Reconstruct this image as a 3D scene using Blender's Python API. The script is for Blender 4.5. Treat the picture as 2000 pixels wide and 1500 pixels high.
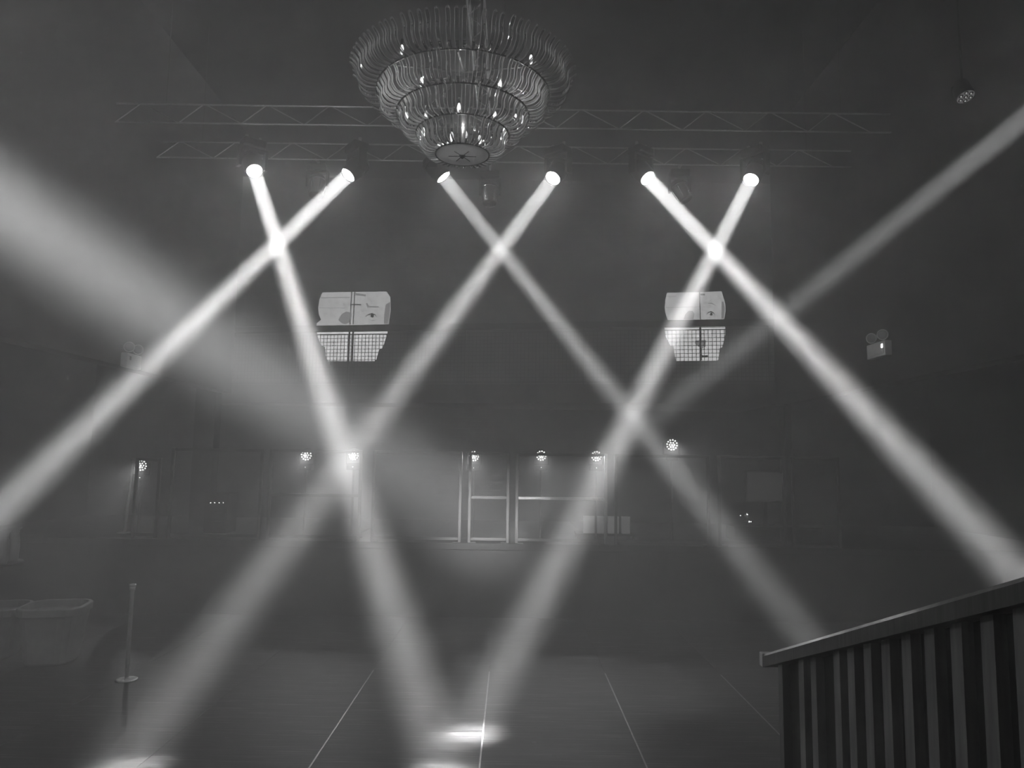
import bpy, bmesh, math, random
from mathutils import Vector, Matrix, Quaternion

for o in list(bpy.data.objects):
    bpy.data.objects.remove(o, do_unlink=True)
S = bpy.context.scene
COL = S.collection
R = math.radians
random.seed(7)

# ------------------------------------------------------------------ camera
CAM_H, PITCH, ROLL, FPX = 2.24, R(6.0), R(0.8), 1444.0
FW = Vector((0, math.cos(PITCH), math.sin(PITCH)))
_r0, _u0 = Vector((1, 0, 0)), Vector((0, -math.sin(PITCH), math.cos(PITCH)))
RT = _r0 * math.cos(ROLL) + _u0 * math.sin(ROLL)
UP = -_r0 * math.sin(ROLL) + _u0 * math.cos(ROLL)
CAM = Vector((0, 0, CAM_H))
cd = bpy.data.cameras.new('camera')
cd.sensor_fit = 'HORIZONTAL'; cd.sensor_width = 36.0; cd.lens = 36.0 * FPX / 2000.0
cd.clip_start = 0.05; cd.clip_end = 100
cam = bpy.data.objects.new('camera', cd); COL.objects.link(cam)
cam.matrix_world = Matrix(((RT.x, UP.x, -FW.x, 0), (RT.y, UP.y, -FW.y, 0), (RT.z, UP.z, -FW.z, CAM_H), (0, 0, 0, 1)))
S.camera = cam

def ray(px, py):
    return (RT * (px - 1000.0) + UP * (750.0 - py) + FW * FPX).normalized()
def at(px, py, Y):            # world point seen at that pixel, standing at distance Y
    d = ray(px, py); return CAM + d * (Y / d.y)
def atz(px, py, z):           # ... lying at height z
    d = ray(px, py); return CAM + d * ((z - CAM_H) / d.z)

# ------------------------------------------------------------------ world: dark hall filled with theatrical haze
HAZE = 0.066
w = bpy.data.worlds.new('world'); S.world = w; w.use_nodes = True
nt = w.node_tree; nt.nodes.clear()
wo = nt.nodes.new('ShaderNodeOutputWorld'); bgn = nt.nodes.new('ShaderNodeBackground')
bgn.inputs['Color'].default_value = (0, 0, 0, 1); bgn.inputs['Strength'].default_value = 0
vs = nt.nodes.new('ShaderNodeVolumeScatter')
vs.inputs['Color'].default_value = (1, 1, 1, 1); vs.inputs['Density'].default_value = HAZE; vs.inputs['Anisotropy'].default_value = 0.2
nt.links.new(bgn.outputs[0], wo.inputs['Surface']); nt.links.new(vs.outputs[0], wo.inputs['Volume'])

S.view_settings.view_transform = 'Standard'; S.view_settings.look = 'None'
S.view_settings.gamma = 1.0; S.view_settings.use_curve_mapping = False
S.view_settings.exposure = 0.0
cy = S.cycles
cy.volume_bounces = 2
cy.max_bounces = 4; cy.transparent_max_bounces = 24
cy.use_denoising = True
cy.adaptive_threshold = 0.2
cy.sample_clamp_indirect = 4.0

# power of each lamp, in watts
BEAM_W = {'l1': 19.5, 'l2': 34, 'l3': 17, 'l4': 15, 'l5': 28, 'l6': 19, 'left': 47, 'right': 6.6}
BEAM_SPREAD = {'l1': 4.2, 'l2': 4.4, 'l3': 4.8, 'l4': 4.4, 'l5': 4.2, 'l6': 4.2, 'left': 9.5, 'right': 4.2}
LENS_E = 60.0
GLOW_W = {'left': 40.0}     # side glow of the lenses, the left raised as added haze fill; others below
GLOW_W.update({k: 3.6 for k in ('l1', 'l2', 'l3', 'l4', 'l5', 'l6')}); GLOW_W['right'] = .8
LED_E = 2.6
LED_W = 5.5
CH_W = 3.0            # bulbs inside the chandelier

# ------------------------------------------------------------------ materials (all procedural, black-and-white)
MATS = {}
def mat(name, v=0.1, rough=0.6, metal=0.0, emit=0.0, noise=0.0, nscale=20.0, bump=0.0, stretch=(1, 1, 1), spec=0.5, sample=True):
    if name in MATS: return MATS[name]
    m = bpy.data.materials.new(name); m.use_nodes = True
    n = m.node_tree; b = n.nodes['Principled BSDF']
    b.inputs['Base Color'].default_value = (v, v, v, 1)
    b.inputs['Roughness'].default_value = rough
    b.inputs['Metallic'].default_value = metal
    b.inputs['Specular IOR Level'].default_value = spec
    if emit > 0:
        b.inputs['Emission Color'].default_value = (1, 1, 1, 1); b.inputs['Emission Strength'].default_value = emit
        if not sample: m.cycles.emission_sampling = 'NONE'
    if noise > 0 or bump > 0:
        tc = n.nodes.new('ShaderNodeTexCoord'); mp = n.nodes.new('ShaderNodeMapping'); mp.inputs['Scale'].default_value = stretch
        nz = n.nodes.new('ShaderNodeTexNoise'); nz.inputs['Scale'].default_value = nscale; nz.inputs['Detail'].default_value = 5
        n.links.new(tc.outputs['Object'], mp.inputs[0]); n.links.new(mp.outputs[0], nz.inputs['Vector'])
        if noise > 0:
            mr = n.nodes.new('ShaderNodeMapRange')
            mr.inputs['From Min'].default_value = 0.3; mr.inputs['From Max'].default_value = 0.7
            mr.inputs['To Min'].default_value = v * (1 - noise); mr.inputs['To Max'].default_value = v * (1 + noise)
            n.links.new(nz.outputs['Fac'], mr.inputs['Value']); n.links.new(mr.outputs[0], b.inputs['Base Color'])
        if bump > 0:
            bp = n.nodes.new('ShaderNodeBump'); bp.inputs['Strength'].default_value = bump; bp.inputs['Distance'].default_value = 0.01
            n.links.new(nz.outputs['Fac'], bp.inputs['Height']); n.links.new(bp.outputs[0], b.inputs['Normal'])
    MATS[name] = m
    return m

def glass_mat(name, tint=0.85, rough=0.08, ior=1.5, body=0.0, boost=1.0, edge=.6):
    m = bpy.data.materials.new(name); m.use_nodes = True
    n = m.node_tree; n.nodes.clear()
    out = n.nodes.new('ShaderNodeOutputMaterial')
    tr = n.nodes.new('ShaderNodeBsdfTransparent'); tr.inputs[0].default_value = (tint, tint, tint, 1)
    gl = n.nodes.new('ShaderNodeBsdfGlossy'); gl.inputs['Roughness'].default_value = rough; gl.inputs['Color'].default_value = (.95, .95, .95, 1)
    fr = n.nodes.new('ShaderNodeFresnel'); fr.inputs['IOR'].default_value = ior
    mu = n.nodes.new('ShaderNodeMath'); mu.operation = 'MULTIPLY'; mu.inputs[1].default_value = boost; mu.use_clamp = True
    mx = n.nodes.new('ShaderNodeMixShader')
    n.links.new(fr.outputs[0], mu.inputs[0]); n.links.new(mu.outputs[0], mx.inputs[0])
    src = tr.outputs[0]
    if body > 0:
        df = n.nodes.new('ShaderNodeBsdfTranslucent'); df.inputs[0].default_value = (.9, .9, .9, 1)
        d2 = n.nodes.new('ShaderNodeBsdfDiffuse'); d2.inputs[0].default_value = (.9, .9, .9, 1)
        ma = n.nodes.new('ShaderNodeMixShader'); ma.inputs[0].default_value = .5
        n.links.new(df.outputs[0], ma.inputs[1]); n.links.new(d2.outputs[0], ma.inputs[2])
        mb = n.nodes.new('ShaderNodeMixShader')
        lw = n.nodes.new('ShaderNodeLayerWeight'); lw.inputs['Blend'].default_value = .5
        mrg = n.nodes.new('ShaderNodeMapRange'); mrg.inputs['From Min'].default_value = .35; mrg.inputs['From Max'].default_value = .95
        mrg.inputs['To Min'].default_value = body; mrg.inputs['To Max'].default_value = edge
        n.links.new(lw.outputs['Facing'], mrg.inputs['Value']); n.links.new(mrg.outputs[0], mb.inputs[0])
        n.links.new(tr.outputs[0], mb.inputs[1]); n.links.new(ma.outputs[0], mb.inputs[2]); src = mb.outputs[0]
    n.links.new(src, mx.inputs[1]); n.links.new(gl.outputs[0], mx.inputs[2])
    n.links.new(mx.outputs[0], out.inputs['Surface'])
    MATS[name] = m
    return m

def floor_mat():
    m = bpy.data.materials.new('dance_floor'); m.use_nodes = True
    n = m.node_tree; b = n.nodes['Principled BSDF']
    tc = n.nodes.new('ShaderNodeTexCoord')
    mp = n.nodes.new('ShaderNodeMapping'); mp.inputs['Scale'].default_value = (0.6, 22, 1); mp.inputs['Rotation'].default_value = (0, 0, R(6))
    nz = n.nodes.new('ShaderNodeTexNoise'); nz.inputs['Scale'].default_value = 2.2; nz.inputs['Detail'].default_value = 8; nz.inputs['Roughness'].default_value = .7
    n.links.new(tc.outputs['Object'], mp.inputs[0]); n.links.new(mp.outputs[0], nz.inputs['Vector'])
    cr = n.nodes.new('ShaderNodeValToRGB')
    cr.color_ramp.elements[0].position = .44; cr.color_ramp.elements[0].color = (.012, .012, .012, 1)
    cr.color_ramp.elements[1].position = .70; cr.color_ramp.elements[1].color = (.34, .34, .34, 1)
    e_ = cr.color_ramp.elements.new(.58); e_.color = (.055, .055, .055, 1)
    n.links.new(nz.outputs['Fac'], cr.inputs[0])
    n2 = n.nodes.new('ShaderNodeTexVoronoi'); n2.inputs['Scale'].default_value = 3.2
    mp2 = n.nodes.new('ShaderNodeMapping'); mp2.inputs['Scale'].default_value = (1, 1.3, 1)
    n.links.new(tc.outputs['Object'], mp2.inputs[0]); n.links.new(mp2.outputs[0], n2.inputs['Vector'])
    c2 = n.nodes.new('ShaderNodeValToRGB')
    c2.color_ramp.elements[0].position = .045; c2.color_ramp.elements[0].color = (1, 1, 1, 1)
    c2.color_ramp.elements[1].position = .075; c2.color_ramp.elements[1].color = (0, 0, 0, 1)
    n.links.new(n2.outputs['Distance'], c2.inputs[0])
    mx = n.nodes.new('ShaderNodeMix'); mx.data_type = 'RGBA'
    n.links.new(c2.outputs[0], mx.inputs[0]); n.links.new(cr.outputs[0], mx.inputs[6]); mx.inputs[7].default_value = (.10, .10, .10, 1)
    n.links.new(mx.outputs[2], b.inputs['Base Color'])
    b.inputs['Roughness'].default_value = .5; b.inputs['Specular IOR Level'].default_value = .13
    bp = n.nodes.new('ShaderNodeBump'); bp.inputs['Strength'].default_value = .25; bp.inputs['Distance'].default_value = .004
    n.links.new(nz.outputs['Fac'], bp.inputs['Height']); n.links.new(bp.outputs[0], b.inputs['Normal'])
    return m

def brick_mat():
    m = bpy.data.materials.new('painted_brick'); m.use_nodes = True
    n = m.node_tree; b = n.nodes['Principled BSDF']
    tc = n.nodes.new('ShaderNodeTexCoord')
    sw = n.nodes.new('ShaderNodeMapping'); sw.inputs['Rotation'].default_value = (R(90), 0, 0)
    br = n.nodes.new('ShaderNodeTexBrick'); br.inputs['Scale'].default_value = 3.2
    br.inputs['Color1'].default_value = (.035, .035, .035, 1); br.inputs['Color2'].default_value = (.055, .055, .055, 1); br.inputs['Mortar'].default_value = (.02, .02, .02, 1)
    n.links.new(tc.outputs['Object'], sw.inputs[0]); n.links.new(sw.outputs[0], br.inputs['Vector'])
    n.links.new(br.outputs['Color'], b.inputs['Base Color']); b.inputs['Roughness'].default_value = .85
    bp = n.nodes.new('ShaderNodeBump'); bp.inputs['Strength'].default_value = .5; bp.inputs['Distance'].default_value = .01
    n.links.new(br.outputs['Fac'], bp.inputs['Height']); n.links.new(bp.outputs[0], b.inputs['Normal'])
    return m

M_SATIN = mat('satin_steel', .85, .34, 1.0, noise=.08, nscale=10)
M_FLOOR = floor_mat(); M_BRICK = brick_mat()
M_WALL = mat('black_paint', .014, .9, noise=.4, nscale=3, bump=.2)
M_CEIL = mat('black_ceiling', .012, .95, noise=.3, nscale=2)
M_BLACK = mat('matte_black', .012, .8, noise=.2, nscale=30)
M_BLACKM = mat('black_metal', .035, .38, .6, noise=.25, nscale=40)
M_ALU = mat('aluminium', .7, .35, 1.0, noise=.12, nscale=35)
M_CHROME = mat('chrome', .75, .14, 1.0, noise=.05, nscale=10)
M_FRAME = mat('dark_frame_metal', .06, .5, .5, noise=.15, nscale=25)
M_RAIL = mat('dark_stained_wood', .05, .28, noise=.45, nscale=6, stretch=(6, 6, .6), bump=.15)
M_SLAT = mat('grey_painted_slat', .2, .55, noise=.3, nscale=8, stretch=(5, 5, .5), bump=.1)
M_PALE = mat('pale_plastic', .3, .5, noise=.12, nscale=12)
M_WHITEBOX = mat('white_enamel', .75, .5, noise=.06, nscale=15)
M_CARD = mat('pale_card', .85, .7, noise=.1, nscale=10)
M_TAPE = mat('seam_tape', .3, .35, noise=.35, nscale=14)
M_LENS = mat('lit_lens', .9, .3, emit=LENS_E, sample=False)
M_LED = mat('lit_led', .9, .3, emit=LED_E, sample=False)
M_TINYLED_GLINT = mat('indicator_led_and_glint', .9, .3, emit=4.0, sample=False)  # also serves the painted glints on the chrome object
M_DIMLED = mat('dim_led', .8, .2, emit=.45, sample=False)
M_BULB = mat('warm_bulb', .9, .3, emit=1.6, sample=False)
M_ROD = glass_mat('chandelier_glass', .8, .06, 1.5, body=.02, boost=1.2, edge=.12)
M_RODEDGE = glass_mat('chandelier_glass_edge', .5, .1, 1.55, body=.6, boost=1.5, edge=.9)
M_PANE = glass_mat('barrier_glass', .97, .03, 1.45)
M_VASE = glass_mat('clear_vase_glass', .9, .05, 1.5, body=.4, boost=1.5, edge=1.0)
M_FROST = glass_mat('frosted_glass', .3, .3, 1.4, body=.75, boost=1.0, edge=.9)

# ------------------------------------------------------------------ mesh helpers
class MB:
    def __init__(s): s.v = []; s.f = []; s.sm = []
    def add(s, vs_, fs, smooth=False):
        k = len(s.v); s.v += [tuple(p) for p in vs_]
        for f in fs: s.f.append(tuple(i + k for i in f)); s.sm.append(smooth)
        return s
    def box(s, x0, x1, y0, y1, z0, z1, m=None):
        p = [Vector((x, y, z)) for x in (x0, x1) for y in (y0, y1) for z in (z0, z1)]
        if m is not None: p = [m @ q for q in p]
        return s.add(p, [(0, 1, 3, 2), (4, 6, 7, 5), (0, 4, 5, 1), (2, 3, 7, 6), (0, 2, 6, 4), (1, 5, 7, 3)])
    def bevbox(s, x0, x1, y0, y1, z0, z1, b=.01):
        bm = bmesh.new()
        bmesh.ops.create_cube(bm, size=1)
        for v in bm.verts:
            v.co = Vector(((x0 + x1) / 2 + v.co.x * (x1 - x0), (y0 + y1) / 2 + v.co.y * (y1 - y0), (z0 + z1) / 2 + v.co.z * (z1 - z0)))
        bmesh.ops.bevel(bm, geom=bm.edges[:], offset=b, segments=2, profile=.5, affect='EDGES')
        bm.verts.index_update()
        s.add([v.co for v in bm.verts], [[v.index for v in f.verts] for f in bm.faces]); bm.free()
        return s
    def tube(s, pts, r, n=8, cap=True):
        pts = [Vector(p) for p in pts]; rs = r if isinstance(r, (list, tuple)) else [r] * len(pts)
        rings = []; prev = None
        for i, p in enumerate(pts):
            t = (pts[min(i + 1, len(pts) - 1)] - pts[max(i - 1, 0)]).normalized()
            if prev is None:
                a = Vector((0, 0, 1)) if abs(t.z) < .9 else Vector((1, 0, 0)); u = t.cross(a).normalized()
            else:
                u = (prev - t * prev.dot(t)).normalized()
            prev = u; v_ = t.cross(u)
            rings.append([p + (u * math.cos(2 * math.pi * k / n) + v_ * math.sin(2 * math.pi * k / n)) * rs[i] for k in range(n)])
        V = [q for g in rings for q in g]; F = []
        for i in range(len(pts) - 1):
            for k in range(n):
                k2 = (k + 1) % n; F.append((i * n + k, i * n + k2, (i + 1) * n + k2, (i + 1) * n + k))
        s.add(V, F, True)
        if cap:
            s.add(rings[0], [tuple(range(n))[::-1]]); s.add(rings[-1], [tuple(range(n))])
        return s
    def lathe(s, prof, n=24, m=None, closed=False):
        V = []; F = []
        for (r, z) in prof:
            for k in range(n):
                a = 2 * math.pi * k / n; p = Vector((r * math.cos(a), r * math.sin(a), z)); V.append(m @ p if m is not None else p)
        q = len(prof)
        for i in range(q if closed else q - 1):
            j = (i + 1) % q
            for k in range(n):
                k2 = (k + 1) % n; F.append((i * n + k, i * n + k2, j * n + k2, j * n + k))
        if not closed:
            F.append(tuple(range(n))[::-1]); F.append(tuple((q - 1) * n + k for k in range(n)))
        return s.add(V, F, True)
    def prism(s, poly, y0, y1):      # polygon in x,z; thickness in y
        n = len(poly)
        V = [(x, y0, z) for x, z in poly] + [(x, y1, z) for x, z in poly]
        F = [tuple(range(n)), tuple(range(2 * n - 1, n - 1, -1))] + [(i, i + n, (i + 1) % n + n, (i + 1) % n) for i in range(n)]
        return s.add(V, F)
    def mesh(s, name):
        me = bpy.data.meshes.new(name); me.from_pydata(s.v, [], s.f)
        me.polygons.foreach_set('use_smooth', s.sm); me.update()
        bm = bmesh.new(); bm.from_mesh(me); bmesh.ops.recalc_face_normals(bm, faces=bm.faces[:]); bm.to_mesh(me); bm.free()
        return me
    def build(s, name, m, parent=None):
        me = s.mesh(name); me.materials.append(m)
        return link(name, me, parent)
def link(name, me, parent=None):
    o = bpy.data.objects.new(name, me); COL.objects.link(o); o.parent = parent
    return o
def tag(o, label=None, cat=None, group=None, kind=None):
    if label: o['label'] = label
    if cat: o['category'] = cat
    if group: o['group'] = group
    if kind: o['kind'] = kind
    return o
def thing(name, label, cat, loc=(0, 0, 0), rz=0, group=None):
    o = bpy.data.objects.new(name, None); COL.objects.link(o); o.empty_display_size = .1
    o.location = loc; o.rotation_euler = (0, 0, rz)
    return tag(o, label, cat, group)
def struct(name, mb, m, parent=None):
    o = mb.build(name, m, parent); o['kind'] = 'structure'; return o
def aim(d, axis='-Z'):
    return Vector(d).to_track_quat(axis, 'Y')
def area_light(name, p, d, size, power, spread, parent=None):
    l = bpy.data.lights.new(name, 'AREA'); l.shape = 'DISK'; l.size = size; l.energy = power; l.spread = R(spread)
    o = bpy.data.objects.new(name, l); COL.objects.link(o)
    o.rotation_mode = 'QUATERNION'; o.rotation_quaternion = aim(d); o.location = p
    o.parent = parent
    if parent: o.matrix_parent_inverse = Matrix.Translation(parent.location).inverted()
    return o

# ------------------------------------------------------------------ the hall
STZ, STY = 1.05, 10.95          # stage height and front edge
XL, XR = -4.95, 4.65            # gallery fronts above
XO = 8.6                        # outer walls below the galleries
YB, ZC = 15.2, 8.2
floor = struct('floor', MB().box(-XO, XO, -3, YB, -.2, -.02), M_BLACK)
px0 = -.2
pm = MB().bevbox(.0015, 1.2385, .0005, 2.4395, -.02, 0, .0005).mesh('floor_panel'); pm.materials.append(M_FLOOR)
for i in range(-7, 8):
    for j in range(0, 5):
        x = px0 + i * 1.24; y = -.9 + j * 2.44 - (.0 if j < 4 else 0)
        if x < -XO or x + 1.24 > XO: continue
        p = link('floor_panel', pm, floor); p.location = (x, y, 0)
for i in range(-3, 4):
    if i in (-1, 0, 1, 2): 
        MB().box(px0 + i * 1.24 - .006, px0 + i * 1.24 + .006, 1.6, 8.2, 0, .0015).build('seam_strip', M_TAPE, floor)
struct('ceiling', MB().box(-XO, XO, -3, YB, ZC, ZC + .2), M_CEIL)
struct('wall_back', MB().box(-XO, XO, YB, YB + .2, 0, ZC), M_BRICK)
struct('wall_left', MB().box(-XO - .2, -XO, -3, YB, 0, ZC), M_WALL)
struct('wall_right', MB().box(XO, XO + .2, -3, YB, 0, ZC), M_WALL)
struct('wall_rear', MB().box(-XO, XO, -3.2, -3, 0, ZC), M_WALL)
struct('wall_left_gallery', MB().box(XL - .25, XL, -3, 13.0, 3.38, ZC), M_WALL)
struct('wall_right_gallery', MB().box(XR, XR + .25, -3, 13.0, 3.28, ZC), M_WALL)
a = at(402, 500, 13.05); b = at(1523, 540, 13.05)
struct('trim_1', MB().bevbox(XL - .3, a.x, 13.02, 13.3, STZ, ZC - .01, .02), M_WALL)
struct('trim_2', MB().bevbox(b.x, XR + .3, 13.02, 13.3, STZ, ZC - .01, .02), M_WALL)

# stage platform
st = struct('floor_stage', MB().box(-XO, XO, STY, YB, 0, STZ - .03), M_BLACK)
for i in range(-7, 7):
    MB().bevbox(i * 1.22 + .003, i * 1.22 + 1.217, STY, YB - .01, STZ - .03, STZ, .004).build('stage_deck_board', M_FLOOR, st)
MB().bevbox(-XO, XO, STY - .03, STY, STZ - .09, STZ + .004, .006).build('stage_nosing', M_BLACK, st)

# rear balcony with wire mesh balustrade
BY = 13.45
zb = at(1000, 748, BY).z
rp = at(1360, 631.5, 13.2); ZR = rp.z; lp = atz(690, 641.5, ZR)
bang = math.atan2(rp.y - lp.y, rp.x - lp.x); bdir = Vector((math.cos(bang), math.sin(bang), 0))
def on_bal(px_):                   # distance along the railing line, from lp, for an image column
    d = ray(px_, 640); return (d.y * lp.x - d.x * lp.y) / (d.x * bdir.y - d.y * bdir.x)
u0, u1 = on_bal(405), on_bal(1520)
o0, o1 = lp + bdir * u0, lp + bdir * u1
fb = MB(); V = [(o0.x, o0.y - .06), (o1.x, o1.y - .06), (o1.x, YB), (o0.x, YB)]
fb.add([(x, y, z) for z in (zb - .35, zb) for x, y in V], [(0, 1, 2, 3), (7, 6, 5, 4), (0, 4, 5, 1), (1, 5, 6, 2), (2, 6, 7, 3), (3, 7, 4, 0)])
struct('floor_balcony', fb, M_WALL)
bal = thing('balcony_railing', 'dark balcony railing with thick handrail and wire mesh infill across the rear wall', 'railing', (lp.x, lp.y, zb), bang)
hr0, hr1 = ZR - zb - .062, ZR - zb + .062
MB().bevbox(u0, u1, -.04, .04, hr0, hr1, .012).build('handrail', M_BLACK, bal)
MB().box(u0, u1, -.012, .012, .02, .05).build('bottom_rail', M_BLACK, bal)
MB().box(u0, u1, -.008, .008, hr0 - .065, hr0 - .05).build('mesh_top_bar', M_BLACK, bal)
for q in (420, 683, 690, 910, 1140, 1367, 1500):
    x = on_bal(q); MB().box(x - .010, x + .010, -.02, .02, 0, hr0).build('post', M_BLACK, bal)
gm = MB(); x = u0; STEP = .071
while x < u1:
    gm.box(x - .0052, x + .0052, -.003, .003, .04, hr0 - .05); x += STEP
z = .06
while z < hr0 - .06:
    gm.box(u0, u1, -.006, -.003, z - .0052, z + .0052); z += STEP
tag(gm.build('wire_mesh', M_BLACK, bal), kind='stuff')

# ------------------------------------------------------------------ face pictures projected on the rear wall, their light put in as emission
def projection_mat(name, seed, lev):
    m = bpy.data.materials.new(name); m.use_nodes = True
    n = m.node_tree; b_ = n.nodes['Principled BSDF']
    tc = n.nodes.new('ShaderNodeTexCoord'); mp = n.nodes.new('ShaderNodeMapping'); mp.inputs['Location'].default_value = (seed, 0, seed)
    nz = n.nodes.new('ShaderNodeTexNoise'); nz.inputs['Scale'].default_value = 9; nz.inputs['Detail'].default_value = 8; nz.inputs['Roughness'].default_value = .7
    n.links.new(tc.outputs['Object'], mp.inputs[0]); n.links.new(mp.outputs[0], nz.inputs['Vector'])
    cr = n.nodes.new('ShaderNodeMapRange'); cr.inputs['From Min'].default_value = .3; cr.inputs['From Max'].default_value = .7
    cr.inputs['To Min'].default_value = lev * .72; cr.inputs['To Max'].default_value = lev * 1.2
    n.links.new(nz.outputs['Fac'], cr.inputs['Value'])
    b_.inputs['Base Color'].default_value = (.3, .3, .3, 1); b_.inputs['Roughness'].default_value = .8
    b_.inputs['Emission Color'].default_value = (1, 1, 1, 1)
    n.links.new(cr.outputs[0], b_.inputs['Emission Strength'])
    return m
M_PROJECTION = {k: projection_mat('projected_picture_' + k, s_, l_) for k, s_, l_ in (('left_upper', 3, .74), ('left_lower', 8, 1.3), ('right_upper', 15, .74), ('right_lower', 21, 1.15))}
M_INK = mat('picture_ink', .05, .8, noise=.2, nscale=20)
M_INKMID = mat('picture_grey', .12, .8, emit=.3, sample=False, noise=.2, nscale=20)
PY = YB - .03
def picture(label, upper, lower, marks, key, zoom):
    def W(u, v): 
        p = at(zoom[0] + u * .12, zoom[1] + v * .12, PY); return (p.x, p.z)
    base = at(zoom[0] + 750 * .12, zoom[1] + 1290 * .12, PY)
    t = thing('wall_picture', label, 'picture', base)
    loc = lambda pl: [(x - base.x, z - base.z) for x, z in (W(*q) for q in pl)]
    MB().prism(loc(upper), -.02, .02).build('picture_upper_half', M_PROJECTION[key + '_upper'], t)
    MB().prism(loc(lower), -.02, .02).build('picture_lower_half', M_PROJECTION[key + '_lower'], t)
    for name, m_, pl in marks:
        MB().prism(loc(pl), -.026, -.0205).build(name, m_, t)
    return t
def bar(x0, y0, x1, y1, wd):
    dx, dy = x1 - x0, y1 - y0; l = math.hypot(dx, dy); nx, ny = -dy / l * wd / 2, dx / l * wd / 2
    return [(x0 + nx, y0 + ny), (x1 + nx, y1 + ny), (x1 - nx, y1 - ny), (x0 - nx, y0 - ny)]
def arc(pts, wd):
    up = [(x, y - wd * (.35 + .65 * math.sin(math.pi * i / (len(pts) - 1)))) for i, (x, y) in enumerate(pts)]
    return pts + up[::-1]
def disc2(cx, cy, r, n=14):
    return [(cx + r * math.cos(2 * math.pi * k / n), cy + r * math.sin(2 * math.pi * k / n)) for k in range(n)]
picture('projected picture of a cropped face, dark patch beside its double stile, near the left beams',
    [(250, 180), (730, 172), (1295, 165), (1350, 250), (1355, 470), (1325, 690), (155, 722), (160, 680), (228, 625), (190, 520), (182, 420), (205, 290)],
    [(155, 800), (1310, 790), (1300, 850), (1225, 1080), (1165, 1110), (1125, 1260), (1090, 1292), (340, 1292), (310, 1220), (295, 1070), (240, 1040), (180, 920)],
    [('stile', M_INK, bar(728, 172, 700, 700, 14)), ('stile', M_INK, bar(778, 172, 752, 700, 14)),
     ('cross_bar', M_INK, bar(705, 378, 880, 380, 16)), ('hinge', M_INKMID, [(790, 190), (960, 215), (955, 245), (790, 225)]),
     ('crack_line', M_INKMID, bar(225, 268, 700, 262, 10)), ('crack_line', M_INKMID, bar(200, 432, 620, 436, 6)),
     ('dark_patch', M_INKMID, [(510, 630), (560, 540), (635, 490), (720, 510), (725, 560), (690, 670), (610, 700), (560, 675)]),
     ('side_shade', M_INKMID, [(1280, 380), (1355, 330), (1352, 470), (1325, 688), (1250, 690), (1258, 520)]),
     ('upper_eyelid', M_INK, arc([(945, 580), (1000, 548), (1060, 536), (1110, 552), (1140, 592)], 20)),
     ('iris', M_INK, disc2(1062, 562, 26)), ('lower_eyelid', M_INKMID, arc([(1010, 625), (1070, 642), (1130, 628)], 10)),
     ('eyebrow', M_INKMID, [(960, 360), (980, 350), (1010, 400), (1160, 405), (1180, 425), (980, 425)]),
     ('crack_line', M_INK, bar(160, 862, 1160, 855, 8)), ('hinge', M_INK, bar(1160, 858, 1300, 860, 18))],
    'left', (600, 550))
picture('projected picture of a cropped face with a single dividing line, crossed by the right beam',
    [(190, 185), (715, 175), (1075, 160), (1100, 250), (1130, 350), (1140, 470), (1115, 610), (205, 625), (170, 520), (155, 420), (165, 290)],
    [(150, 740), (1132, 728), (1130, 880), (1085, 1070), (1045, 1085), (1020, 1270), (1000, 1285), (345, 1290), (320, 1200), (300, 1055), (250, 1040), (175, 900)],
    [('stile', M_INK, bar(715, 180, 728, 620, 12)), ('hinge', M_INK, bar(728, 214, 800, 214, 26)),
     ('crack_line', M_INKMID, bar(158, 428, 720, 412, 6)), ('crack_line', M_INKMID, bar(180, 246, 335, 246, 6)),
     ('dark_patch', M_INKMID, [(455, 618), (480, 540), (535, 480), (600, 480), (632, 530), (615, 620)]),
     ('side_shade', M_INKMID, [(1075, 330), (1105, 330), (1125, 430), (1110, 608), (1070, 608)]),
     ('upper_eyelid', M_INK, arc([(820, 545), (860, 512), (905, 502), (945, 522), (970, 560)], 16)),
     ('iris', M_INK, disc2(905, 534, 22)), ('eyebrow', M_INKMID, arc([(850, 360), (920, 365), (990, 402)], 14)),
     ('stile', M_INK, bar(735, 735, 748, 1285, 14)), ('crack_line', M_INK, bar(150, 752, 1130, 745, 8)),
     ('dark_patch', M_INKMID, [(650, 960), (820, 950), (815, 1060), (760, 1090), (690, 1060), (640, 1010)]),
     ('hinge', M_INK, bar(745, 1215, 848, 1215, 28))],
    'right', (1280, 550))

# ------------------------------------------------------------------ lighting trusses
def truss(label, p0, p1, hz, dp, per=.76):
    p0, p1 = Vector(p0), Vector(p1); L = (p1 - p0).length; ang = math.atan2((p1 - p0).y, (p1 - p0).x)
    t = thing('lighting_truss', label, 'truss', p0, ang)
    cm = MB().tube([(0, 0, 0), (L, 0, 0)], .011, 8).mesh('chord'); cm.materials.append(M_ALU)
    for y in ((-dp / 2, dp / 2) if dp else (0,)):
        for z_ in (0, hz):
            c = link('chord', cm, t); c.location = (0, y, z_)
    def br(a_, b_):
        me = MB().tube([a_, b_], .0065, 6).mesh('brace'); me.materials.append(M_ALU); return me
    va, vb = br((0, 0, 0), (per * .38, 0, hz)), br((per * .42, 0, hz), (per, 0, 0))
    ha, hb = br((0, -dp / 2, 0), (per * .5, dp / 2, 0)), br((per * .5, dp / 2, 0), (per, -dp / 2, 0))
    k = 0
    while (k + 1) * per <= L + .01:
        for y, sh in (((-dp / 2, 0), (dp / 2, per * .3)) if dp else ((0, 0),)):
            for me in (va, vb):
                o = link('brace', me, t); o.location = (min(k * per + sh, L - per), y, 0)
        for me in (ha, hb) if dp else ():
            o = link('brace', me, t); o.location = (k * per, 0, 0)
        k += 1
    for x in (.6, L / 2, L - .6):
        MB().tube([(x, 0, hz), (x, 0, ZC - p0.z - .004)], .003, 6).build('suspension_cable', M_BLACKM, t)
    return t
TY1, TY2 = 9.6, 8.55
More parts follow.
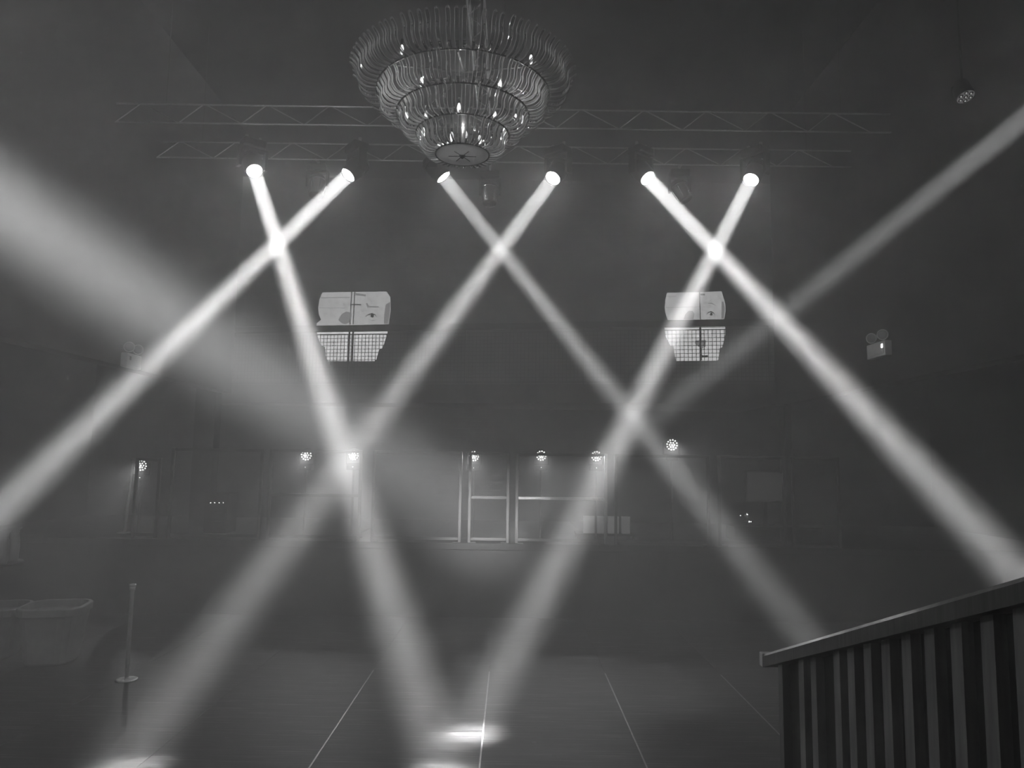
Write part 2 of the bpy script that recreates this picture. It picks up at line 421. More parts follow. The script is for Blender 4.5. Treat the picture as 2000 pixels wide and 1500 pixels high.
T1 = at(1000, 317, TY1); T2 = at(1000, 249, TY2)
HT = at(1000, 286, TY1).z - T1.z
truss('aluminium ladder truss carrying the row of six lit beam lights', (XL + .12, TY1, T1.z), (XR - .12, TY1, T1.z), HT, 0)
truss('dim aluminium ladder truss hung empty in front of the one with beam lights', (XL + .12, TY2, T2.z), (XR - .12, TY2, T2.z), HT + .01, 0)
c0 = at(929, 12, 6.3)
truss('aluminium truss running overhead towards the camera beside the chandelier rod', (c0.x, 4.6, T2.z + .06), (c0.x, TY2 - .2, T2.z + .06), HT, .14, .4)

# ------------------------------------------------------------------ moving head beam lights
LENS_R = .098
def moving_head(label, lens, target, clamp_z, key=None, group=None, lensr=LENS_R, lit=True, drop=None):
    lens = Vector(lens); d = (Vector(target) - lens).normalized()
    piv = lens - d * .17
    t = thing('moving_head_light', label, 'stage light', (piv.x, piv.y, clamp_z), 0, group)
    off = Vector((piv.x, piv.y, clamp_z)); pz = piv.z - clamp_z        # pivot in local space
    h = math.atan2(d.y, d.x) + math.pi / 2                             # pan: arms either side of the beam plane
    rz = Matrix.Rotation(h, 4, 'Z')
    top = pz + .21 + max(0, lensr - .1) * .5
    bm_ = MB().bevbox(-.15, .15, -.11, .11, top, top + .11, .02); bm_.v = [tuple(rz @ Vector(p)) for p in bm_.v]
    bm_.build('base', M_BLACKM, t)
    y_ = MB()
    yw = .17 + max(0, lensr - .1)
    y_.box(-yw, yw, -.05, .05, top - .03, top, rz)
    for sx in (-1, 1):
        y_.box(sx * yw - .018, sx * yw + .018, -.055, .055, pz - .07, top, rz)
    y_.build('yoke', M_BLACKM, t)
    for sx in (-1, 1):
        cl = MB().tube([(sx * .09, 0, top + .11), (sx * .09, 0, top + .17)], .02, 8); cl.v = [tuple(rz @ Vector(p)) for p in cl.v]
        cl.build('clamp', M_ALU, t)
    if drop:
        MB().tube([(0, 0, top + .16), (0, 0, drop - clamp_z)], .022, 8).build('drop_pipe', M_BLACKM, t)
    q = aim(d).to_matrix().to_4x4(); mm = Matrix.Translation((0, 0, pz)) @ q   # head local: -z is the beam direction
    k_ = max(0, lensr - .1)
    hd = MB().lathe([(.06, .17), (.105 + k_, .15), (.125 + k_, .09), (.13 + k_, 0), (.125 + k_, -.08), (lensr + .016, -.13), (lensr + .016, -.18), (lensr + .004, -.18), (lensr + .004, -.165)], 28, mm)
    hd.build('head', M_BLACKM, t)
    for zz in (.03, .06, .09):
        MB().lathe([(.131 + k_, zz), (.137 + k_, zz + .004), (.137 + k_, zz + .010), (.131 + k_, zz + .014)], 28, mm, closed=True).build('cooling_fin', M_BLACKM, t)
    MB().lathe([(.001, -.17), (lensr * .6, -.172), (lensr, -.168), (lensr, -.164), (.001, -.164)], 28, mm).build('lens', M_LENS if lit else M_DIMLED if key is None else M_LENS, t)
    if key:
        area_light('glow_of_' + key, lens + d * .025, d, lensr * 1.9, GLOW_W[key], 170, t)
        area_light('beam_of_' + key, lens + d * .03, d, lensr * 1.9, BEAM_W[key], BEAM_SPREAD[key], t)
    return t
LY = TY1 - .22
lamps = [('l1', (497, 334), atz(872, 1524, 0), 'leftmost lit beam light on the truss, its very bright beam falling towards the floor centre'),
         ('l2', (680, 342), at(-150, 1142, 6.9), 'second lit beam light from the left, beam crossing down to the lower left'),
         ('l3', (866, 346), atz(1600, 1275, 0), 'third lit beam light from the left, below the chandelier, beam crossing down to the right'),
         ('l4', (1080, 348), atz(232, 1508, 0), 'fourth lit beam light from the left, just right of the chandelier tip, beam falling left'),
         ('l5', (1265, 348), at(2140, 1285, 6.0), 'fifth lit beam light from the left, beam falling right towards the stair rail'),
         ('l6', (1467, 351), atz(916, 1436, 0), 'rightmost lit beam light on the truss, beam falling left to the bright floor spot')]
for key, (lx, ly), tg, lab in lamps:
    moving_head(lab, at(lx, ly, LY), tg, T1.z, key, 'lit beam lights on the truss')
# two more, beyond the picture edges, whose beams cross to the centre of the stage
SP = atz(985, 1052, STZ)
s7 = at(-330, 182, 3.4); s7 = SP + (s7 - SP) * 1.24; moving_head('beam light high on the left throwing the broad pale beam onto the stage', s7, SP, s7.z + .2, 'left', None, .21, True, ZC)
s8 = at(2250, 30, 4.6); moving_head('beam light high on the right throwing a thin beam onto the stage', s8, SP, s8.z + .2, 'right', None, .085, True, ZC)

def idle_head(label, px, py, dirv):
    p = at(px, py, TY1 + .12)
    t = thing('idle_stage_light', label, 'stage light', (p.x, p.y, T1.z), 0, 'unlit stage lights under the truss')
    pz = p.z - T1.z
    MB().tube([(0, TY1 - p.y, 0), (0, 0, .02), (0, 0, pz + .27)], .018, 8).build('hanging_arm', M_ALU, t)
    MB().bevbox(-.13, .13, -.09, .09, pz + .15, pz + .25, .015).build('base', M_BLACKM, t)
    y_ = MB(); y_.box(-.149, .149, -.04, .04, pz + .135, pz + .16)
    for sx in (-1, 1): y_.box(sx * .135 - .014, sx * .135 + .014, -.04, .04, pz - .06, pz + .16)
    y_.build('yoke', M_FRAME, t)
    mm = Matrix.Translation((0, 0, pz)) @ aim(dirv).to_matrix().to_4x4()
    MB().lathe([(.05, .12), (.09, .1), (.11, .02), (.11, -.08), (.095, -.17), (.095, -.2), (.085, -.2), (.085, -.19)], 24, mm).build('head', M_BLACKM, t)
    MB().lathe([(.112, .02), (.118, .02), (.118, .035), (.112, .035)], 24, mm, closed=True).build('head_ring', M_CHROME, t)
    for k in range(6):
        a_ = k * math.pi / 3
        MB().tube([mm @ Vector((.112 * math.cos(a_), .112 * math.sin(a_), .0)), mm @ Vector((.10 * math.cos(a_), .10 * math.sin(a_), -.16))], .007, 6).build('rib', M_CHROME, t)
    MB().lathe([(.001, -.186), (.05, -.19), (.083, -.186), (.083, -.18), (.001, -.18)], 24, mm).build('lens', M_BLACKM, t)
idle_head('unlit stage light hanging below the truss between the two leftmost beams', 620, 358, (.02, -.25, -1))
idle_head('unlit stage light hanging below the truss between the two middle beams', 957, 372, (0, -.15, -1))
idle_head('unlit stage light tilted to the right, hanging between the two rightmost beams', 1327, 368, (.45, -.2, -1))

# ------------------------------------------------------------------ chandelier
CY = 5.7
cb = at(903, 302, CY)
ch = thing('chandelier', 'large tiered glass chandelier of curved rods hanging on a thin rod', 'chandelier', cb)
def zr(r): return 1.02 * (r - .215)
rings = [.215, .373, .53, .694, .885]
counts = [36, 48, 64, 82]; widths = [.027, .031, .034, .037]
def catmull(P, n):
    out = []
    for i in range(len(P) - 1):
        p0, p1, p2, p3 = P[max(i - 1, 0)], P[i], P[i + 1], P[min(i + 2, len(P) - 1)]
        for k in range(n):
            t_ = k / n
            out.append(tuple(.5 * (2 * p1[j] + (-p0[j] + p2[j]) * t_ + (2 * p0[j] - 5 * p1[j] + 4 * p2[j] - p3[j]) * t_ ** 2 + (-p0[j] + 3 * p1[j] - 3 * p2[j] + p3[j]) * t_ ** 3) for j in range(2)))
    out.append(P[-1]); return out
for ti in range(4):
    r0, r1 = rings[ti], rings[ti + 1]; z0, z1 = zr(r0), zr(r1); dr, dz = r1 - r0, z1 - z0
    tier = MB().lathe([(r0 - .006, z0 - .004), (r0 + .004, z0 - .006), (r0 + .006, z0 + .004), (r0 - .004, z0 + .006)], 64, closed=True).build('tier_ring', M_FRAME, ch)
    path = catmull([(r0, z0), (r0 + .46 * dr, z0 + .04 * dz), (r0 + .76 * dr, z0 + .32 * dz), (r0 + .80 * dr, z0 + .72 * dz), (r1 + .015, z1 + (.02 if ti < 3 else .0))], 4)
    wd, th = widths[ti], .012
    V, F = [], []
    n = len(path)
    for i, (pr, pz) in enumerate(path):
        a_, b_ = path[max(i - 1, 0)], path[min(i + 1, n - 1)]
        tx, tz = b_[0] - a_[0], b_[1] - a_[1]; l = math.hypot(tx, tz); nx, nz_ = -tz / l, tx / l
        tap = (.72 + .28 * min(1, i / 6)) * (1 if i < n - 2 else (.9 if i == n - 2 else .45))
        for (u, v) in ((-.5, 0), (-.36, .5), (0, .15), (.36, .5), (.5, 0), (.36, -.5), (0, -.15), (-.36, -.5)):
            V.append((pr + nx * v * th, u * wd * tap, pz + nz_ * v * th))
    for i in range(n - 1):
        for k in range(8):
            k2 = (k + 1) % 8; F.append((i * 8 + k, i * 8 + k2, (i + 1) * 8 + k2, (i + 1) * 8 + k))
    F += [tuple(range(8))[::-1], tuple((n - 1) * 8 + k for k in range(8))]
    mbx = MB().add(V, F, True); rm = mbx.mesh('glass_rod'); rm.materials.append(M_ROD); rm.materials.append(M_RODEDGE)
    for pi, po in enumerate(rm.polygons): po.material_index = 1 if (pi % 8 in (0, 3, 4, 7) or pi >= (n - 2) * 8) else 0; po.use_smooth = False
    for k in range(counts[ti]):
        o = link('glass_rod', rm, tier); o.rotation_euler = (random.uniform(-.01, .01), random.uniform(-.012, .012), 2 * math.pi * (k + .5 * (ti % 2)) / counts[ti] + random.uniform(-.004, .004))
MB().lathe([(.001, -.012), (.10, -.014), (.205, -.006), (.218, .004), (.2, .012), (.001, .012)], 40).build('bottom_plate', M_FROST, ch)
MB().lathe([(.004, -.035), (.014, -.028), (.02, -.014), (.03, -.012), (.001, -.008)], 12).build('finial', M_FRAME, ch)
sp_ = MB()
for k in range(6):
    a_ = k * math.pi / 3; sp_.tube([(0.02 * math.cos(a_), .02 * math.sin(a_), -.014), (.11 * math.cos(a_), .11 * math.sin(a_), -.016)], .003, 5)
sp_.build('rosette', M_FRAME, ch)
MB().tube([(0, 0, .01), (0, 0, .72)], .022, 10).build('stem', M_FRAME, ch)
arms = MB()
for k in range(8):
    a_ = k * math.pi / 4; arms.tube([(0, 0, .69), (.66 * math.cos(a_), .66 * math.sin(a_), zr(.694))], .008, 6)
arms.build('inner_arms', M_FRAME, ch)
xr_ = at(941, 20, CY).x - cb.x
MB().tube([(xr_, 0, .66), (xr_, 0, ZC - cb.z)], .012, 8).build('hanging_rod', M_FRAME, ch)
MB().box(-.02, xr_ + .02, -.02, .02, .65, .69).build('hanger_bar', M_FRAME, ch)
bm_ = MB().lathe([(.004, -.045), (.010, -.03), (.0145, -.008), (.013, .012), (.007, .03), (.002, .045)], 10).mesh('bulb'); bm_.materials.append(M_BULB)
sm_ = MB().lathe([(.009, .03), (.012, .03), (.012, .075), (.009, .075)], 10, closed=True).mesh('bulb_socket'); sm_.materials.append(M_FRAME)
for rr, nb, ph in ((.19, 5, .55), (.34, 7, .2), (.5, 5, .33), (.68, 4, .9)):
    for k in range(nb):
        a_ = 2 * math.pi * k / nb + ph; zz = zr(rr) + .10
        o = link('bulb', bm_, ch); o.location = (rr * math.cos(a_), rr * math.sin(a_), zz)
        s_ = link('bulb_socket', sm_, o)

for rr, ry, zz, pw in ((0, -.05, .22, .9), (.42, -.2, .47, .9), (-.42, -.2, .47, .9), (0, -.45, .5, .5)):
    pl = bpy.data.lights.new('chandelier_glow', 'POINT'); pl.energy = pw * CH_W; pl.shadow_soft_size = .01
    o = bpy.data.objects.new('chandelier_glow', pl); COL.objects.link(o); o.parent = ch; o.location = (rr, ry, zz)
# ------------------------------------------------------------------ stage front: framed glass barriers
GY = STY + .12
def barrier(label, x0p, x1p, ytop=884, mid=None, bright=False):  # bright: paler metal puts lamp-lit edge lines into the frame colour
    pa, pb = at(x0p, 960, GY), at(x1p, 960, GY); wd = pb.x - pa.x
    t = thing('glass_barrier', label, 'barrier', (pa.x, GY, STZ), 0, 'framed glass barriers along the stage edge')
    H = at((x0p + x1p) / 2, ytop + (x0p + x1p - 2000) / 2 * .0145, GY).z - STZ; fw = .042
    for x in (0, wd - fw):
        MB().bevbox(x, x + fw, -.02, .02, 0, H, .005).build('frame_post', M_ALU if bright and x > 0 else M_FRAME, t)
    for z_ in (.03, H - fw) + ((H * mid,) if mid else ()):
        MB().bevbox(fw, wd - fw, -.018, .018, z_, z_ + fw, .005).build('frame_rail', M_ALU if bright and mid and z_ == H * mid else M_FRAME, t)
    MB().box(fw - .004, wd - fw + .004, -.004, .004, .06, H - fw + .004).build('glass_pane', M_PANE, t)
    for x in (.08, wd - .08):
        MB().box(x - .04, x + .04, -.06, .06, 0, .01).build('foot_plate', M_FRAME, t)
    return t
barrier('narrow framed barrier at the far left stage end, before a half-hidden lamp', 262, 312, 905)
barrier('first wide glass barrier from the left, with tiny indicator dots behind its pane', 332, 512)
barrier('glass barrier with two glowing lamps behind its top rail', 524, 706, mid=.48)
barrier('wide glass barrier right of the pair of glowing lamps, no lamp behind it', 727, 902)
barrier('narrow glass barrier in the middle, with one glowing lamp at its top corner', 915, 995, mid=.48)
barrier('wide glass barrier in the centre right, with two dotted lamps behind its top rail', 1007, 1186, mid=.48, bright=True)
barrier('glass barrier below the single bright lamp that stands above the rail', 1200, 1386)
barrier('glass barrier near the right end, in front of the small monitor', 1402, 1534)
barrier('last glass barrier on the right end of the stage, faint in the haze', 1546, 1640)

# LED wash lights behind the barriers
def wash(label, px, py, Y, rad, lit=True, yaw=0):
    p = at(px, py, Y)
    t = thing('led_wash_light', label, 'stage light', (p.x, Y, STZ), yaw, 'round LED lamps behind the stage barriers')
    z0 = p.z - STZ
    MB().lathe([(.17, 0), (.17, .012), (.03, .03), (.018, .05), (.018, z0 - rad - .14)], 18).build('stand', M_BLACKM, t)
    MB().bevbox(-.10, .10, -.08, .08, z0 - rad - .14, z0 - rad - .06, .012).build('base', M_BLACKM, t)
    y_ = MB(); y_.box(-rad - .03, rad + .03, -.02, .03, z0 - rad - .06, z0 - rad - .04)
    for sx in (-1, 1): y_.box(sx * (rad + .02) - .01, sx * (rad + .02) + .01, -.02, .04, z0 - rad - .05, z0 + .03)
    y_.build('yoke', M_BLACKM, t)
    mm = Matrix.Translation((0, 0, z0)) @ aim((0, -1, -.16)).to_matrix().to_4x4()
    MB().lathe([(.04, .14), (rad * .8, .11), (rad, .05), (rad, -.05), (rad * .94, -.055), (.001, -.05)], 28, mm).build('head', M_BLACK, t)
    lm = MB()
    for rr, nn in ((0, 1), (.36, 6), (.74, 12)):
        for k in range(nn):
            a_ = 2 * math.pi * (k + .25 * (nn == 12)) / nn
            c = Vector((rr * rad * math.cos(a_), rr * rad * math.sin(a_), -.055))
            lr = rad * .122
            lm.lathe([(lr, 0), (lr * .85, -lr * .4), (lr * .4, -lr * .7), (.0005, -lr * .78)], 8, mm @ Matrix.Translation(c))
    if lit: area_light('glow_of_wash', (p.x, Y - .09, p.z), (0, -1, -.65), rad * .3, LED_W, 85, t)
    tag(lm.build('led_cluster', M_LED if lit else M_DIMLED, t), kind='stuff')
    MB().box(-.006, .006, -.085, -.08, z0 - rad - .1, z0 - rad - .09).build('indicator', M_TINYLED_GLINT, t)
    return t
WY = 11.55
wash('round LED lamp on the far left, half hidden behind the narrow barrier', 278, 908, WY + .05, .10, True, R(8))
wash('glowing round LED lamp behind a barrier top rail, left one of a close pair', 600, 888, WY, .098)
wash('glowing round LED lamp where two beams cross, right one of a close pair', 692, 888, WY, .092)
wash('dotted LED lamp behind the corner of the narrow middle barrier', 926, 890, WY, .092)
wash('dotted LED lamp cut by the top rail of the centre right barrier, left of two', 1057, 889, WY, .094)
wash('dotted LED lamp at the right corner of the centre right barrier', 1164, 890, WY, .094)
wash('brightest LED lamp, standing clear above the barrier rail', 1311, 868, WY, .105)

# ------------------------------------------------------------------ things on the stage
def boxat(name, label, cat, x0, x1, y0, y1, Y, dep, m, grp=None, tilt=0):
    pa, pb = at(x0, y1, Y), at(x1, y0, Y)
    t = thing(name, label, cat, (pa.x, Y, pa.z), 0, grp)
    return t, pb.x - pa.x, pb.z - pa.z
# low table with three pale boxes
ta, tb = at(1125, 1041, 11.75), at(1240, 1041, 11.75)
tt = thing('low_table', 'low dark table holding three pale boxes behind the centre right barrier', 'table', (ta.x, 11.75, STZ))
tz = ta.z - STZ; tw = tb.x - ta.x
MB().bevbox(0, tw, -.1, .4, tz - .03, tz, .006).build('table_top', M_BLACK, tt)
for x in (.03, tw - .03):
    for y in (-.07, .36):
        MB().box(x - .015, x + .015, y - .015, y + .015, 0, tz - .03).build('leg', M_BLACK, tt)
for x0, x1, lab in ((1140, 1179, 'largest pale box on the low stage table, the left one of three'), (1187, 1208, 'middle one of the three pale boxes on the low stage table'), (1215, 1230, 'narrow pale box at the right end of the low stage table')):
    p0, p1 = at(x0, 1041, 11.75), at(x1, 1041, 11.75); hh = at(x0, 1008, 11.75).z - p0.z
    t = thing('pale_box', lab, 'box', (p0.x, 11.75, STZ + tz), 0, 'pale boxes on the low table')
    MB().bevbox(0, p1.x - p0.x, -.03, .09, 0, hh - .02, .004).build('box_body', M_CARD, t)
    MB().bevbox(-.004, p1.x - p0.x + .004, -.034, .094, hh - .02, hh, .004).build('box_lid', M_CARD, t)
# rack with four indicator dots
ra = at(400, 1000, 11.9); rb = at(446, 970, 11.9)
t = thing('equipment_rack', 'dark equipment rack with a row of four tiny indicator dots', 'equipment', (ra.x, 11.9, STZ))
MB().bevbox(0, rb.x - ra.x, -.02, .4, 0, rb.z - STZ + .05, .008).build('rack_case', M_BLACK, t)
for k in range(3):
    MB().bevbox(.02, rb.x - ra.x - .02, -.032, -.02, .08 + k * .13, .19 + k * .13, .004).build('rack_unit', M_BLACKM, t)
for px_ in (411, 419, 428, 436):
    q = at(px_, 982, 11.86); MB().box(q.x - ra.x - .007, q.x - ra.x + .007, -.04, -.032, q.z - STZ - .006, q.z - STZ + .006).build('indicator', M_TINYLED_GLINT, t)
# monitor and chrome piece on a cabinet
ma, mb2 = at(1457, 980, 12.1), at(1531, 921, 12.1)
t = thing('flat_monitor', 'dark flat monitor with a thin bright edge behind the right barrier', 'monitor', (ma.x, 12.1, STZ + .222))
mz = ma.z - STZ - .222; mw = mb2.x - ma.x; mh = mb2.z - ma.z
MB().bevbox(0, mw, -.02, .03, mz, mz + mh, .006).build('screen_case', M_FRAME, t)
MB().box(.025, mw - .025, -.024, -.0195, mz + .025, mz + mh - .025).build('screen', mat('dim_screen', .08, .25, emit=.02, sample=False, noise=.2, nscale=2), t)
MB().box(mw / 2 - .03, mw / 2 + .03, 0, .02, .012, mz + .05).build('monitor_neck', M_BLACKM, t)
MB().bevbox(mw / 2 - .14, mw / 2 + .14, -.06, .1, 0, .014, .004).build('monitor_foot', M_BLACKM, t)
ca, cb_ = at(1432, 1060, 11.95), at(1600, 1060, 11.95)
t = thing('stage_cabinet', 'low dark cabinet under the monitor on the right of the stage', 'cabinet', (ca.x, 11.95, STZ))
cw = cb_.x - ca.x
MB().bevbox(0, cw, -.1, .4, 0, .2, .01).build('cabinet_body', M_BLACK, t)
for k in range(2):
    d_ = MB().bevbox(.02 + k * cw / 2, cw / 2 - .01 + k * cw / 2, -.118, -.1, .02, .18, .005).build('cabinet_door', M_BLACKM, t)
    MB().tube([(cw / 2 + (-.06 if k == 0 else .06), -.135, .07), (cw / 2 + (-.06 if k == 0 else .06), -.135, .14)], .006, 6).build('door_handle', M_CHROME, d_)
MB().bevbox(-.01, cw + .01, -.12, .41, .2, .22, .005).build('cabinet_top', M_BLACKM, t)
ga = at(1459, 1008, 11.9)
t = thing('chrome_object', 'small chrome object with round globe and tray, beside the monitor', 'object', (ga.x, 11.9, STZ + .221))  # a chrome object, not a light source
MB().lathe([(.06, 0), (.06, .01), (.012, .02), (.010, .06), (.10, .075), (.105, .085), (.012, .09), (.01, .14)], 20).build('tray_and_stem', M_CHROME, t)
MB().lathe([(.002, .13), (.03, .137), (.045, .16), (.05, .185), (.042, .21), (.025, .228), (.002, .235)], 20).build('globe', M_CHROME, t)
for gx, gy, gz, gr in ((-.012, -.05, .19, .012), (0, -.105, .082, .012), (.03, -.1, .082, .008), (-.11, -.02, .17, .008)):  # glowing dots put the bright reflections on the chrome
    MB().lathe([(.001, -gr), (gr * .8, -gr * .6), (gr, 0), (gr * .8, gr * .6), (.001, gr)], 8, Matrix.Translation((gx, gy, gz))).build('painted_glint', M_TINYLED_GLINT, t)

# posts
def stanchion(label, base, hgt, lean, r=.02):
    t = thing('stanchion_post', label, 'post', base)
    MB().lathe([(.001, 0), (.105, 0), (.105, .008), (.09, .014), (.03, .02), (.001, .035)], 28).build('base_plate', M_SATIN, t)
    MB().tube([(0, 0, .03), (lean * hgt, 0, hgt - .03)], r, 12).build('pole', M_SATIN, t)
    MB().lathe([(r, 0), (r + .012, .004), (r + .012, .026), (r * .6, .032), (.001, .034)], 16, Matrix.Translation((lean * (hgt - .04), 0, hgt - .04))).build('cap', M_SATIN, t)
    MB().lathe([(r, 0), (r + .008, .002), (r + .008, .04), (r, .042)], 16, Matrix.Translation((lean * hgt * .93, 0, hgt * .92)), closed=True).build('collar', M_SATIN, t)
b1 = atz(247, 1328, 0); stanchion('chrome stanchion post standing alone on the floor beside the pale bin', b1, at(257, 1138, b1.y).z, .0)
b2 = atz(243, 1041, STZ); stanchion('slim leaning post with round foot at the left end of the stage', b2, at(257, 893, b2.y).z - STZ, .06, .026)

# pale bins and the table with vases on the left
def bin_(label, cx, ytop, ybot, wpx, grp='pale bins at the left'):
    c = atz(cx, ybot, 0); sc = c.y * 1.02 / FPX
    H = at(cx, ytop, c.y).z; rt = wpx * sc / 2; rb_ = rt * .72
    t = thing('pale_bin', label, 'bin', c, R(12), grp)
    def sq(r, z, n=32):
        out = []
        for k in range(n):
            a_ = 2 * math.pi * k / n; cc, s__ = math.cos(a_), math.sin(a_); e = 4.0
            f = (abs(cc) ** e + abs(s__) ** e) ** (-1 / e); out.append((r * f * cc, r * f * s__, z))
        return out
    def shell(levels):
        V = [p for r, z in levels for p in sq(r, z)]; n = 32
        F = [(i * n + k, i * n + (k + 1) % n, (i + 1) * n + (k + 1) % n, (i + 1) * n + k) for i in range(len(levels) - 1) for k in range(n)]
        F.append(tuple(range(n))[::-1]); F.append(tuple((len(levels) - 1) * n + k for k in range(n)))
        return MB().add(V, F, False)
    shell([(rb_ * .95, 0), (rb_, .02), (rt * .94, H - .08), (rt * .90, H - .08), (rb_ * .9, .05)]).build('bin_body', M_PALE, t)
    shell([(rt * .94, H - .085), (rt, H - .08), (rt * 1.01, H - .01), (rt * .98, H), (rt * .9, H), (rt * .9, H - .08)]).build('rim', M_PALE, t)
    return t
bin_('large pale tapered bin with a thick rim beside the stanchion post', 101, 1180, 1290, 110)
bin_('pale bin cut off by the left edge of the picture, behind the whole one', -18, 1182, 1280, 110)
vb_ = at(8, 1098, 9.25)
t = thing('tall_table', 'tall dark bar table at the left edge carrying clear glass vases', 'table', (at(-30, 1098, 9.25).x, 9.25, 0))
MB().lathe([(.001, vb_.z - .03), (.40, vb_.z - .03), (.41, vb_.z - .015), (.40, vb_.z), (.001, vb_.z)], 32).build('table_top', M_BLACK, t)
MB().tube([(0, 0, .03), (0, 0, vb_.z - .03)], .035, 12).build('pedestal', M_BLACKM, t)
MB().lathe([(.001, 0), (.26, 0), (.26, .012), (.05, .035), (.001, .035)], 28).build('foot', M_BLACKM, t)
def vase(label, px_, Y, wpx):
    p = at(px_, 1098, Y); sc = Y * 1.02 / FPX; H = 62 * sc; r = wpx * sc / 2
    t = thing('glass_vase', label, 'vase', (p.x, Y, vb_.z), 0, 'clear glass vases')
    o_ = [(r * .86, 0), (r * .92, .1 * H), (r, .45 * H), (r * .9, .66 * H), (r * .72, .82 * H), (r * .8, .92 * H), (r * 1.18, H)]
    i_ = [(q - .006, z_ if z_ > 0 else .012) for q, z_ in o_][::-1]
    MB().lathe(o_ + i_ , 28).build('vase_body', M_VASE, t)
    MB().lathe([(r * 1.17, H - .004), (r * 1.2, H - .004), (r * 1.2, H + .004), (r * 1.15, H + .004)], 28, closed=True).build('vase_lip', M_VASE, t)
vase('clear glass vase with pinched neck, right one on the tall table', 25, 9.38, 19)
vase('clear glass vase cut by the left picture edge on the tall table', 3, 9.08, 22)

# small wall spots: twin emergency lights on the gallery fronts
def emergency(label, side, pts, led):
    X = XR if side > 0 else XL
    def onwall(px_, py_):
        d = ray(px_, py_); k = X / d.x; return CAM + d * k
    far_b, near_b, near_t = onwall(*pts[0]), onwall(*pts[1]), onwall(*pts[2])
    y1, y0 = far_b.y, near_b.y; zb_ = (far_b.z + near_b.z) / 2; hh = near_t.z - near_b.z
    t = thing('emergency_light', label, 'emergency light', (X, (y0 + y1) / 2, zb_), 0, 'twin emergency lights')
    L2 = (y1 - y0) / 2; s_ = -side; dp = .09
    MB().bevbox(min(0, s_ * dp), max(0, s_ * dp), -L2, L2, 0, hh, .01).build('light_box', M_WHITEBOX, t)
    MB().bevbox(min(s_ * dp, s_ * (dp + .006)), max(s_ * dp, s_ * (dp + .006)), -L2 + .03, L2 - .03, .03, hh - .03, .004).build('cover_plate', M_WHITEBOX, t)
    for k, yy in enumerate((-.6 * L2, .6 * L2)):
        mm = Matrix.Translation((s_ * .06, yy, hh + .08)) @ aim((s_ * .6, -.75 if k == 0 else -.5, -.1)).to_matrix().to_4x4()
        MB().tube([(s_ * .05, yy, hh - .005), (s_ * .055, yy, hh + .05)], .012, 8).build('swivel_neck', M_BLACKM, t)
        hd = MB().lathe([(.025, .075), (.045, .06), (.064, .0), (.068, -.025), (.06, -.03), (.056, -.018), (.001, -.018)], 20, mm).build('lamp_head', M_WHITEBOX, t)
        MB().lathe([(.001, -.024), (.03, -.027), (.055, -.022), (.055, -.018), (.001, -.018)], 20, mm).build('lamp_glass', M_PALE, hd)
    MB().bevbox(min(s_ * (dp + .004), s_ * (dp + .012)), max(s_ * (dp + .004), s_ * (dp + .012)), -L2 + .035, -L2 + .075, hh - .09, hh - .04, .003).build('indicator', M_TINYLED_GLINT if led else M_CHROME, t)
emergency('white twin-head emergency light on the right gallery wall, with a bright indicator', 1, [(1707, 704), (1743, 693), (1743, 663)], True)
emergency('white twin-head emergency light on the left gallery wall, veiled by the pale beam', -1, [(262, 724), (234, 714), (234, 686)], False)

# LED par can hung at the upper right
pc = at(1885, 187, 6.4)
t = thing('par_can', 'round seven-lens LED par lamp hanging at the upper right', 'stage light', pc)
_v = (CAM - pc).normalized(); _r = (RT - _v * RT.dot(_v)).normalized(); _u = _r.cross(_v); _u = _u if _u.z > 0 else -_u
mm = aim(_v * .66 + (_r * .57 - _u * .82) * .75).to_matrix().to_4x4()
MB().lathe([(.04, .16), (.07, .15), (.078, .02), (.080, -.02), (.074, -.02), (.074, -.005), (.001, -.005)], 28, mm).build('can', M_BLACKM, t)
MB().lathe([(.001, -.006), (.074, -.006), (.074, -.012), (.001, -.012)], 28, mm).build('front_plate', mat('dim_lit_plate', .4, .5, emit=.10, sample=False), t)
for k in range(7):
    a_ = (k - 1) * math.pi / 3; rr = 0 if k == 0 else .047
    l_ = MB().lathe([(.019, -.012), (.021, -.016), (.015, -.02), (.001, -.018)], 14, mm @ Matrix.Translation((rr * math.cos(a_), rr * math.sin(a_), 0))).build('lens_cup', M_CHROME, t)
    MB().lathe([(.0075, -.018), (.006, -.024), (.001, -.026)], 10, mm @ Matrix.Translation((rr * math.cos(a_), rr * math.sin(a_), 0))).build('led', M_DIMLED, l_)
MB().tube([(-.09, .06, 0), (-.09, .05, .1), (0, .04, .15), (.09, .05, .1), (.09, .06, 0)], .008, 6).build('bracket', M_BLACKM, t)
MB().tube([(0, .04, .15), (0, .04, ZC - pc.z)], .012, 8).build('drop_pipe', M_BLACKM, t)

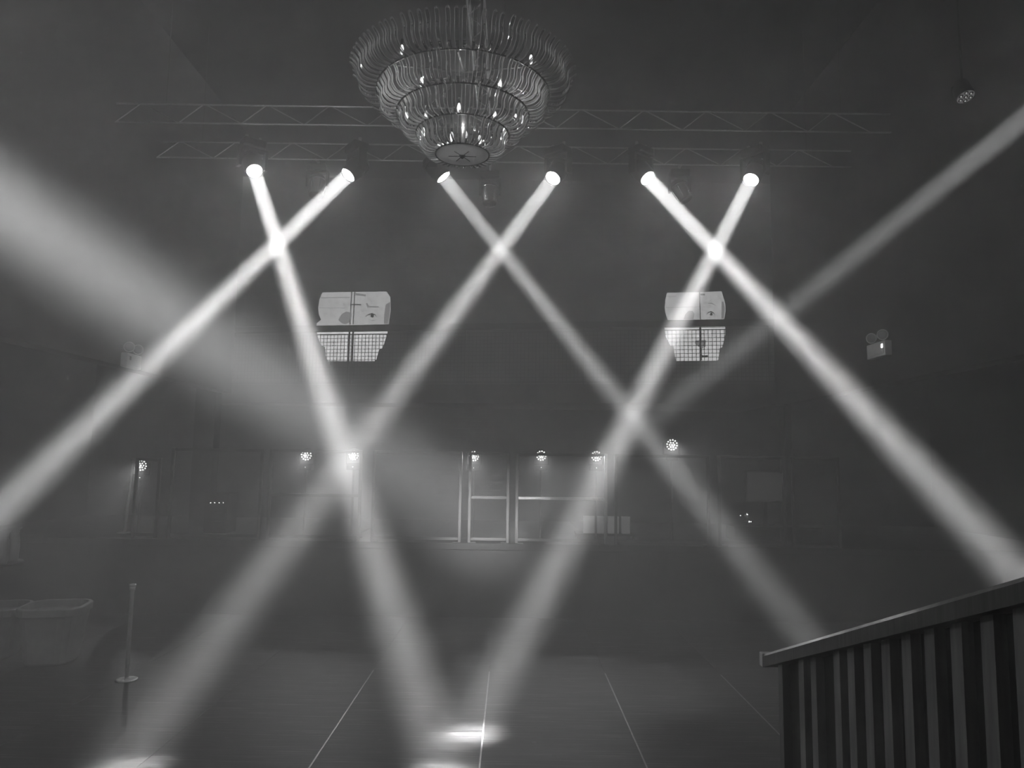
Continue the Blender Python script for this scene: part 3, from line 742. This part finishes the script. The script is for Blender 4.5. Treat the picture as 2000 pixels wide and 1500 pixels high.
# ------------------------------------------------------------------ stair rail at the lower right
RX = 1.18
def onx(px_, py_, X=RX):
    d = ray(px_, py_); return CAM + d * (X / d.x)
e0 = onx(1489, 1277, RX - .03); e1 = onx(2000, 1124, RX - .03)
sl = (e1.z - e0.z) / (e1.y - e0.y)                 # height per metre of y (negative: climbs towards the viewer)
rl = thing('stair_railing', 'dark slatted wooden stair railing with a sloping handrail in the near right corner', 'railing', (RX, e0.y, 0))
def rz_(y): return e0.z + sl * y                  # local y, top of handrail
YN = -2.35
hb_ = .058
V = []
for y in (0, YN):
    zt = rz_(y)
    V += [(-.03, y, zt - hb_), (-.03, y, zt - .012), (-.02, y, zt), (.07, y, zt), (.08, y, zt - .012), (.08, y, zt - hb_)]
F = [(0, 1, 2, 3, 4, 5), (11, 10, 9, 8, 7, 6)] + [(k, k + 6, (k + 1) % 6 + 6, (k + 1) % 6) for k in range(6)]
MB().add(V, F).build('handrail', M_RAIL, rl)
MB().bevbox(-.031, .081, 0, .04, rz_(0) - hb_ - .001, rz_(0) + .001, .003).build('end_cap', mat('white_cap', .9, .5, noise=.05), rl)
slat_y = [onx(q, 1400).y - e0.y for q in (1526, 1566, 1590, 1636, 1664, 1697, 1733, 1774, 1820, 1873, 1935, 2002)]
y_ = slat_y[-1]
for k in range(5): y_ -= .122; slat_y.append(y_)
for k, y in enumerate(slat_y):
    if y < YN: continue
    if k == 0:
        V = [(x, yy, z_) for x in (0, .05) for yy in (y - .025, y + .025) for z_ in (0, rz_(yy) - hb_ + .01)]
        nm = 'newel_post'
    else:
        V = [(x, yy, z_) for x in (.002, .034) for yy in (y - .026, y + .026) for z_ in (.0, rz_(yy) - hb_ + .01)]
        nm = 'slat'
    MB().add(V, [(0, 1, 3, 2), (4, 6, 7, 5), (0, 4, 5, 1), (2, 3, 7, 6), (0, 2, 6, 4), (1, 5, 7, 3)]).build(nm, M_RAIL if k == 0 else M_SLAT, rl)
V = [(x, yy, z_) for x in (.034, .05) for yy in (YN, slat_y[0] - .02) for z_ in (0, rz_(yy) - hb_ - .002)]
MB().add(V, [(0, 1, 3, 2), (4, 6, 7, 5), (0, 4, 5, 1), (2, 3, 7, 6), (0, 2, 6, 4), (1, 5, 7, 3)]).build('infill_board', M_BLACK, rl)
sc_ = struct('stairs', MB().box(RX + .09, RX + 1.5, e0.y - 3.0, e0.y - 2.7, 0, 1.5), M_BLACK)
for k in range(9):
    zt = .17 * (k + 1)
    MB().bevbox(RX + .09, RX + 1.5, e0.y - .3 * (k + 1), e0.y - .3 * k, 0, zt, .008).build('stair_step', M_BLACK, sc_)
